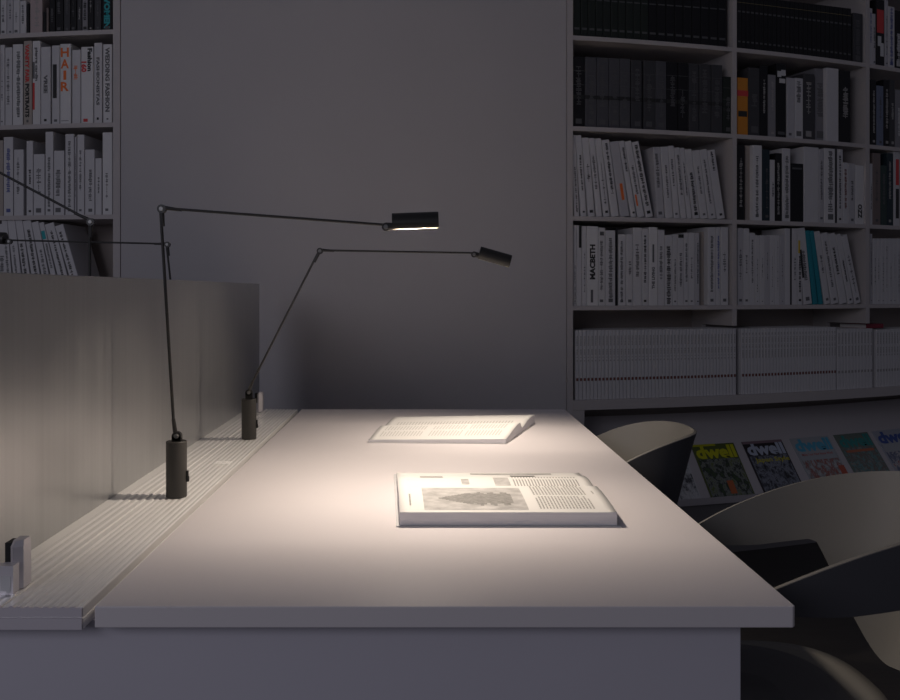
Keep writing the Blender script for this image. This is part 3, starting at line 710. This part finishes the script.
M_PAGEBLK = mat('page edges', (.66, .65, .68), .8, 0, .16, 6, stretch=(2, 2, 260))
fold1 = .53
def hf1(u, v):
    if v <= fold1:
        t = v / fold1                                   # near half, thick
        return .0245 + .0035 * math.sin(PI * min(1, t * 1.05) * .9) - .012 * max(0, (t - .88) / .12) ** 2
    t = (v - fold1) / (1 - fold1)
    return .0160 + .0075 * math.sin(PI * min(1, t * 1.25)) * (1 if t < .8 else 1) - .010 * t
bk, p1, p2, pq = open_book('open_book', (-.046, 1.583), (.336, 1.583), (.343, 2.02), (-.066, 2.02), hf1, 'large open book with a building photograph, nearer one on desk', fold1, M_COVER)
# near page: photograph with a reclining tower, text columns at right
bm = bmesh.new(); pq(bm, .115, .60, .035, fold1 * .80, 8); obj('page_photograph', bm, M_PHOTO, p1)
bm = bmesh.new()
for i in range(22):
    u0 = .19 + i * .016; hw = .012 + min(.085, i * .010) if i < 10 else .100 + .02 * math.sin(i * 1.7)
    vc = fold1 * .40
    pq(bm, u0, u0 + .0165, vc - hw, vc + hw * .95, 4, .0007)
obj('photograph_tower', bm, M_PHOTOD, p1)
rnd = random.Random(3)
bm = bmesh.new()
for c, (va, vb) in enumerate(((.05, .25), (.275, .475))):
    for i in range(17):
        u0 = .655 + i * .0155; v1 = vb - (rnd.random() * .05 if rnd.random() < .25 else 0); v = va
        while v < v1:
            l = rnd.uniform(.012, .03); pq(bm, u0, u0 + .0072, v, min(v + l, v1), 1, .0005); v += l + .005
obj('printed_text', bm, M_INKG, p1)
bm = bmesh.new()
for k in range(9): pq(bm, .048, .056, .10 + k * .022, .10 + k * .022 + .016, 1, .0005)
for k in range(3): pq(bm, .945, .953, .30 + k * .02, .312 + k * .02, 1, .0005)
obj('printed_caption', bm, M_INKG, p1)
bm = bmesh.new()
bm.free()
for q in ((.12, .24, .20, .27), (.33, .37, .06, .16), (.50, .58, .04, .20), (.40, .84, .40, .44)):
    bm = bmesh.new(); pq(bm, q[0], q[1], fold1 + q[2], fold1 + q[3], 3, .0006); obj('page_photograph', bm, M_PHOTO, p2)
bm = bmesh.new()
for i in range(22): 
    u0 = .60 + i * .0155; pq(bm, u0, u0 + .007, fold1 + .03, fold1 + .22, 2, .0005)
obj('printed_text', bm, M_INKG, p2)
bm = bmesh.new(); pq(bm, .60, .73, fold1 + .24, fold1 + .30, 2, .0007); obj('dark_heading', bm, M_INK, p2)

def hf2(u, v):
    f = .53
    if v < f:
        t = v / f; e = .014 + .020 * math.sin(min(1, t * 1.12) * PI / 2) ** 1.3
        return (e - .020 * max(0, (t - .86) / .14)) * (.62 + .38 * u)
    t = (v - f) / (1 - f)
    return (.014 + .019 * math.sin(PI * min(1, t * 1.2) / 2)) * (.62 + .38 * u) - .004 * t
bk2, q1, q2, pq2 = open_book('open_book', (-.157, 2.452), (.216, 2.432), (.338, 2.80), (-.100, 2.84), hf2, 'open white-paged book farther back on the desk, lifted pages at its right', .53, M_COVERL, .002)
bm = bmesh.new(); rnd = random.Random(8)
for v0 in (.10, .27):
    for i in range(40):
        u0 = .06 + i * .022
        if i in (14, 15, 27): continue
        pq2(bm, u0, u0 + .008, v0, v0 + .14 - .03 * rnd.random(), 3, .0005)
obj('printed_text', bm, M_INKL, q1)
bm = bmesh.new()
for i in range(38):
    u0 = .08 + i * .022; pq2(bm, u0, u0 + .008, .62, .72, 2, .0005)
obj('printed_text', bm, M_INKL, q2)

# ------------------------------------------------------------------ chairs
def chair(loc, rz, zb, c, p, label, dz=0):
    root = empty('shell_chair', (loc[0], loc[1], 0), rz)
    tag(root, label, 'chair', 'two-tone shell chairs along the desk')
    a_, b_, n_ = .33, .215, 2.5      # plan of the rim: superellipse, back towards +x
    def plan(phi, k):
        cx, sx = math.cos(phi), math.sin(phi)
        x = a_ * math.copysign(abs(cx) ** (2 / n_), cx); y = b_ * math.copysign(abs(sx) ** (2 / n_), sx)
        return x, y
    def rimz(x):
        d = max(0, a_ - x); return zb - c * d ** p
    def botz(phi, zt):
        d = abs(math.degrees(phi))
        arm = min(zt - .035, .655 + dz + .12 * max(0, plan(phi, 1)[0]))
        def sm(e0, e1, v):
            t = max(0, min(1, (v - e0) / (e1 - e0))); return t * t * (3 - 2 * t)
        lo = .462 + dz + .15 * max(0, min(1, (d - 24) / 42)) ** 2.0
        return lo + (arm - lo) * sm(64, 74, d)
    nphi, nz = 96, 18; pm = math.radians(138)
    def P(phi, t):
        x, y = plan(phi, 1); zt = rimz(x); zb_ = botz(phi, zt)
        # round the arm tips
        e = abs(phi) / pm
        if e > .93: q = (e - .93) / .07; zb_ += (zt - zb_) * .45 * q * q; zt -= (zt - zb_) * .4 * q * q
        z = zb_ + (zt - zb_) * t
        dd = (zb - z) / .34
        k = 1 - .20 * dd ** .9 - .22 * max(0, dd - .55) ** 1.6
        return Vector((x * k - .02 * dd, y * k, z))
    th = .007
    def grid(off):
        g = []
        for i in range(nphi + 1):
            phi = -pm + 2 * pm * i / nphi; r = []
            for j in range(nz + 1):
                t = j / nz; p0 = P(phi, t)
                du = P(phi + .01, t) - P(phi - .01, t); dv = P(phi, min(1, t + .02)) - P(phi, max(0, t - .02))
                n = du.cross(dv).normalized()
                if n.x * p0.x + n.y * p0.y < 0: n = -n
                r.append(p0 + n * off)
            g.append(r)
        return g
    gi, go = grid(-th * .5), grid(th * .5)
    def surf(g, bm):
        v = [[bm.verts.new(p_) for p_ in r] for r in g]
        for i in range(nphi):
            for j in range(nz): bm.faces.new((v[i][j], v[i + 1][j], v[i + 1][j + 1], v[i][j + 1]))
        return v
    # inner shell carries the rim edge; outer shell is a thin skin behind it
    gm = grid(0)
    def solid(ga, gb, nm, m):
        bm = bmesh.new(); A = surf(ga, bm); B = surf(gb, bm)
        for i in range(nphi):
            for j in (0, nz): bm.faces.new((A[i][j], A[i + 1][j], B[i + 1][j], B[i][j]))
        for j in range(nz):
            for i in (0, nphi): bm.faces.new((A[i][j], A[i][j + 1], B[i][j + 1], B[i][j]))
        return obj(nm, bm, m, root, smooth=True)
    def es(o):
        e = o.modifiers.new('e', 'EDGE_SPLIT'); e.split_angle = math.radians(50)
    go2 = grid(th * .40)
    es(solid(gi, go2, 'inner_shell', M_SHIN)); es(solid(grid(th * .42), grid(th * .75), 'outer_shell', M_SHOUT))
    # seat
    bm = bmesh.new(); N, K = 64, 10; zs = .462 + dz
    sx, sy, cxs = .208, .205, -.088
    def sp(i, k):
        a = 2 * PI * i / N; ca, sa = math.cos(a), math.sin(a)
        x = sx * math.copysign(abs(ca) ** (2 / 2.6), ca); y = sy * math.copysign(abs(sa) ** (2 / 2.6), sa)
        return x * k + cxs, y * k
    rings = []
    for k in range(1, K + 1):
        q = k / K
        rings.append([bm.verts.new((sp(i, q)[0], sp(i, q)[1], zs - .014 * (1 - q ** 2) + (.004 if q < 1 else 0) + .012 * max(0, math.cos(2 * PI * i / N)) * q ** 4)) for i in range(N)])
    for q, dzz in ((1.0, -.014), (.93, -.032), (.6, -.048), (.2, -.052)):
        rings.append([bm.verts.new((sp(i, q)[0], sp(i, q)[1], zs + dzz + .012 * max(0, math.cos(2 * PI * i / N)) * q ** 4)) for i in range(N)])
    for A, B in zip(rings, rings[1:]):
        for i in range(N): bm.faces.new((A[i], A[(i + 1) % N], B[(i + 1) % N], B[i]))
    bm.faces.new(rings[0]); bm.faces.new(rings[-1]); obj('seat', bm, M_SHIN, root, smooth=True)
    bm = bmesh.new(); N2 = 48; rr = []  # dark sheet laid on the seat to imitate the shade under the desk
    for q, hz in ((.25, .0035), (.6, .005), (.85, .008), (.97, .0085), (1.0, .005), (.99, -.004)):
        rr.append([bm.verts.new((sp(i, 1)[0] * q * .86 + cxs * (1 - q * .86) * 1 - .022, sp(i, 1)[1] * q * .88, zs - .014 * (1 - (q * .86) ** 2) + .003 + hz)) for i in range(N)])
    for A, B in zip(rr, rr[1:]):
        for i in range(N): bm.faces.new((A[i], A[(i + 1) % N], B[(i + 1) % N], B[i]))
    bm.faces.new(rr[0]); bm.faces.new(rr[-1]); tag(obj('seat_shade', bm, M_SHOUT, root, smooth=True), 'charcoal sheet imitating the desk shade on the seat')
    bm = bmesh.new(); lathe(bm, [(.05, zs - .052), (.05, zs - .065), (.022, zs - .08), (.022, .09), (.034, .085), (.034, .045)], 24, Matrix.Translation((cxs, 0, 0))); obj('pedestal', bm, M_BASE, root)
    for k in range(4):
        a = PI / 4 + k * PI / 2; d = Vector((math.cos(a), math.sin(a), 0)); q = Vector((cxs, 0, 0))
        bm = bmesh.new(); tube(bm, q + d * .02 + Vector((0, 0, .065)), q + d * .26 + Vector((0, 0, .026)), .017, .011, 12); f = obj('base_foot', bm, M_BASE, root)
        bm = bmesh.new(); tube(bm, q + d * .25 + Vector((0, 0, .001)), q + d * .25 + Vector((0, 0, .02)), .014, n=14); obj('glide', bm, M_RUB, f)
    return root
chair((.655, 1.575), 0, .811, .50, 1.86, 'nearer taupe and charcoal shell chair with open arms, at right')
chair((.393, 2.46), 0, .782, 1.1, 1.9, 'farther shell chair pushed under the desk beside the magazine rack', -.03)

# ------------------------------------------------------------------ light of the room
w = bpy.data.worlds.new('room'); SC.world = w; w.use_nodes = True
bg = w.node_tree.nodes['Background']; bg.inputs['Color'].default_value = (.80, .80, 1.0, 1); bg.inputs['Strength'].default_value = .064
def area(name, loc, target, sx, sy, power, color):
    l = bpy.data.lights.new(name, 'AREA'); l.shape = 'RECTANGLE'; l.size = sx; l.size_y = sy; l.energy = power; l.color = color
    o = bpy.data.objects.new(name, l); COL.objects.link(o); o.location = loc
    o.rotation_euler = (Vector(target) - Vector(loc)).to_track_quat('-Z', 'Y').to_euler()
    return o
area('window_daylight', (-2.5, -2.2, 2.4), (-.4, 3.6, 1.3), 2.6, 1.8, 30, (.87, .86, 1.0))

# ------------------------------------------------------------------ camera
cam = bpy.data.cameras.new('camera'); co = bpy.data.objects.new('camera', cam); COL.objects.link(co)
co.location = (0, 0, CZ); co.rotation_euler = (math.radians(90), 0, 0)
cam.sensor_width = 36; cam.lens = F / 900 * 36
cam.shift_x = (450 - CX) / 900; cam.shift_y = (CY - 350) / 900
cam.clip_start = .05
SC.camera = co
SC.view_settings.view_transform = 'Standard'; SC.view_settings.look = 'None'; SC.view_settings.gamma = 1; SC.view_settings.exposure = 0
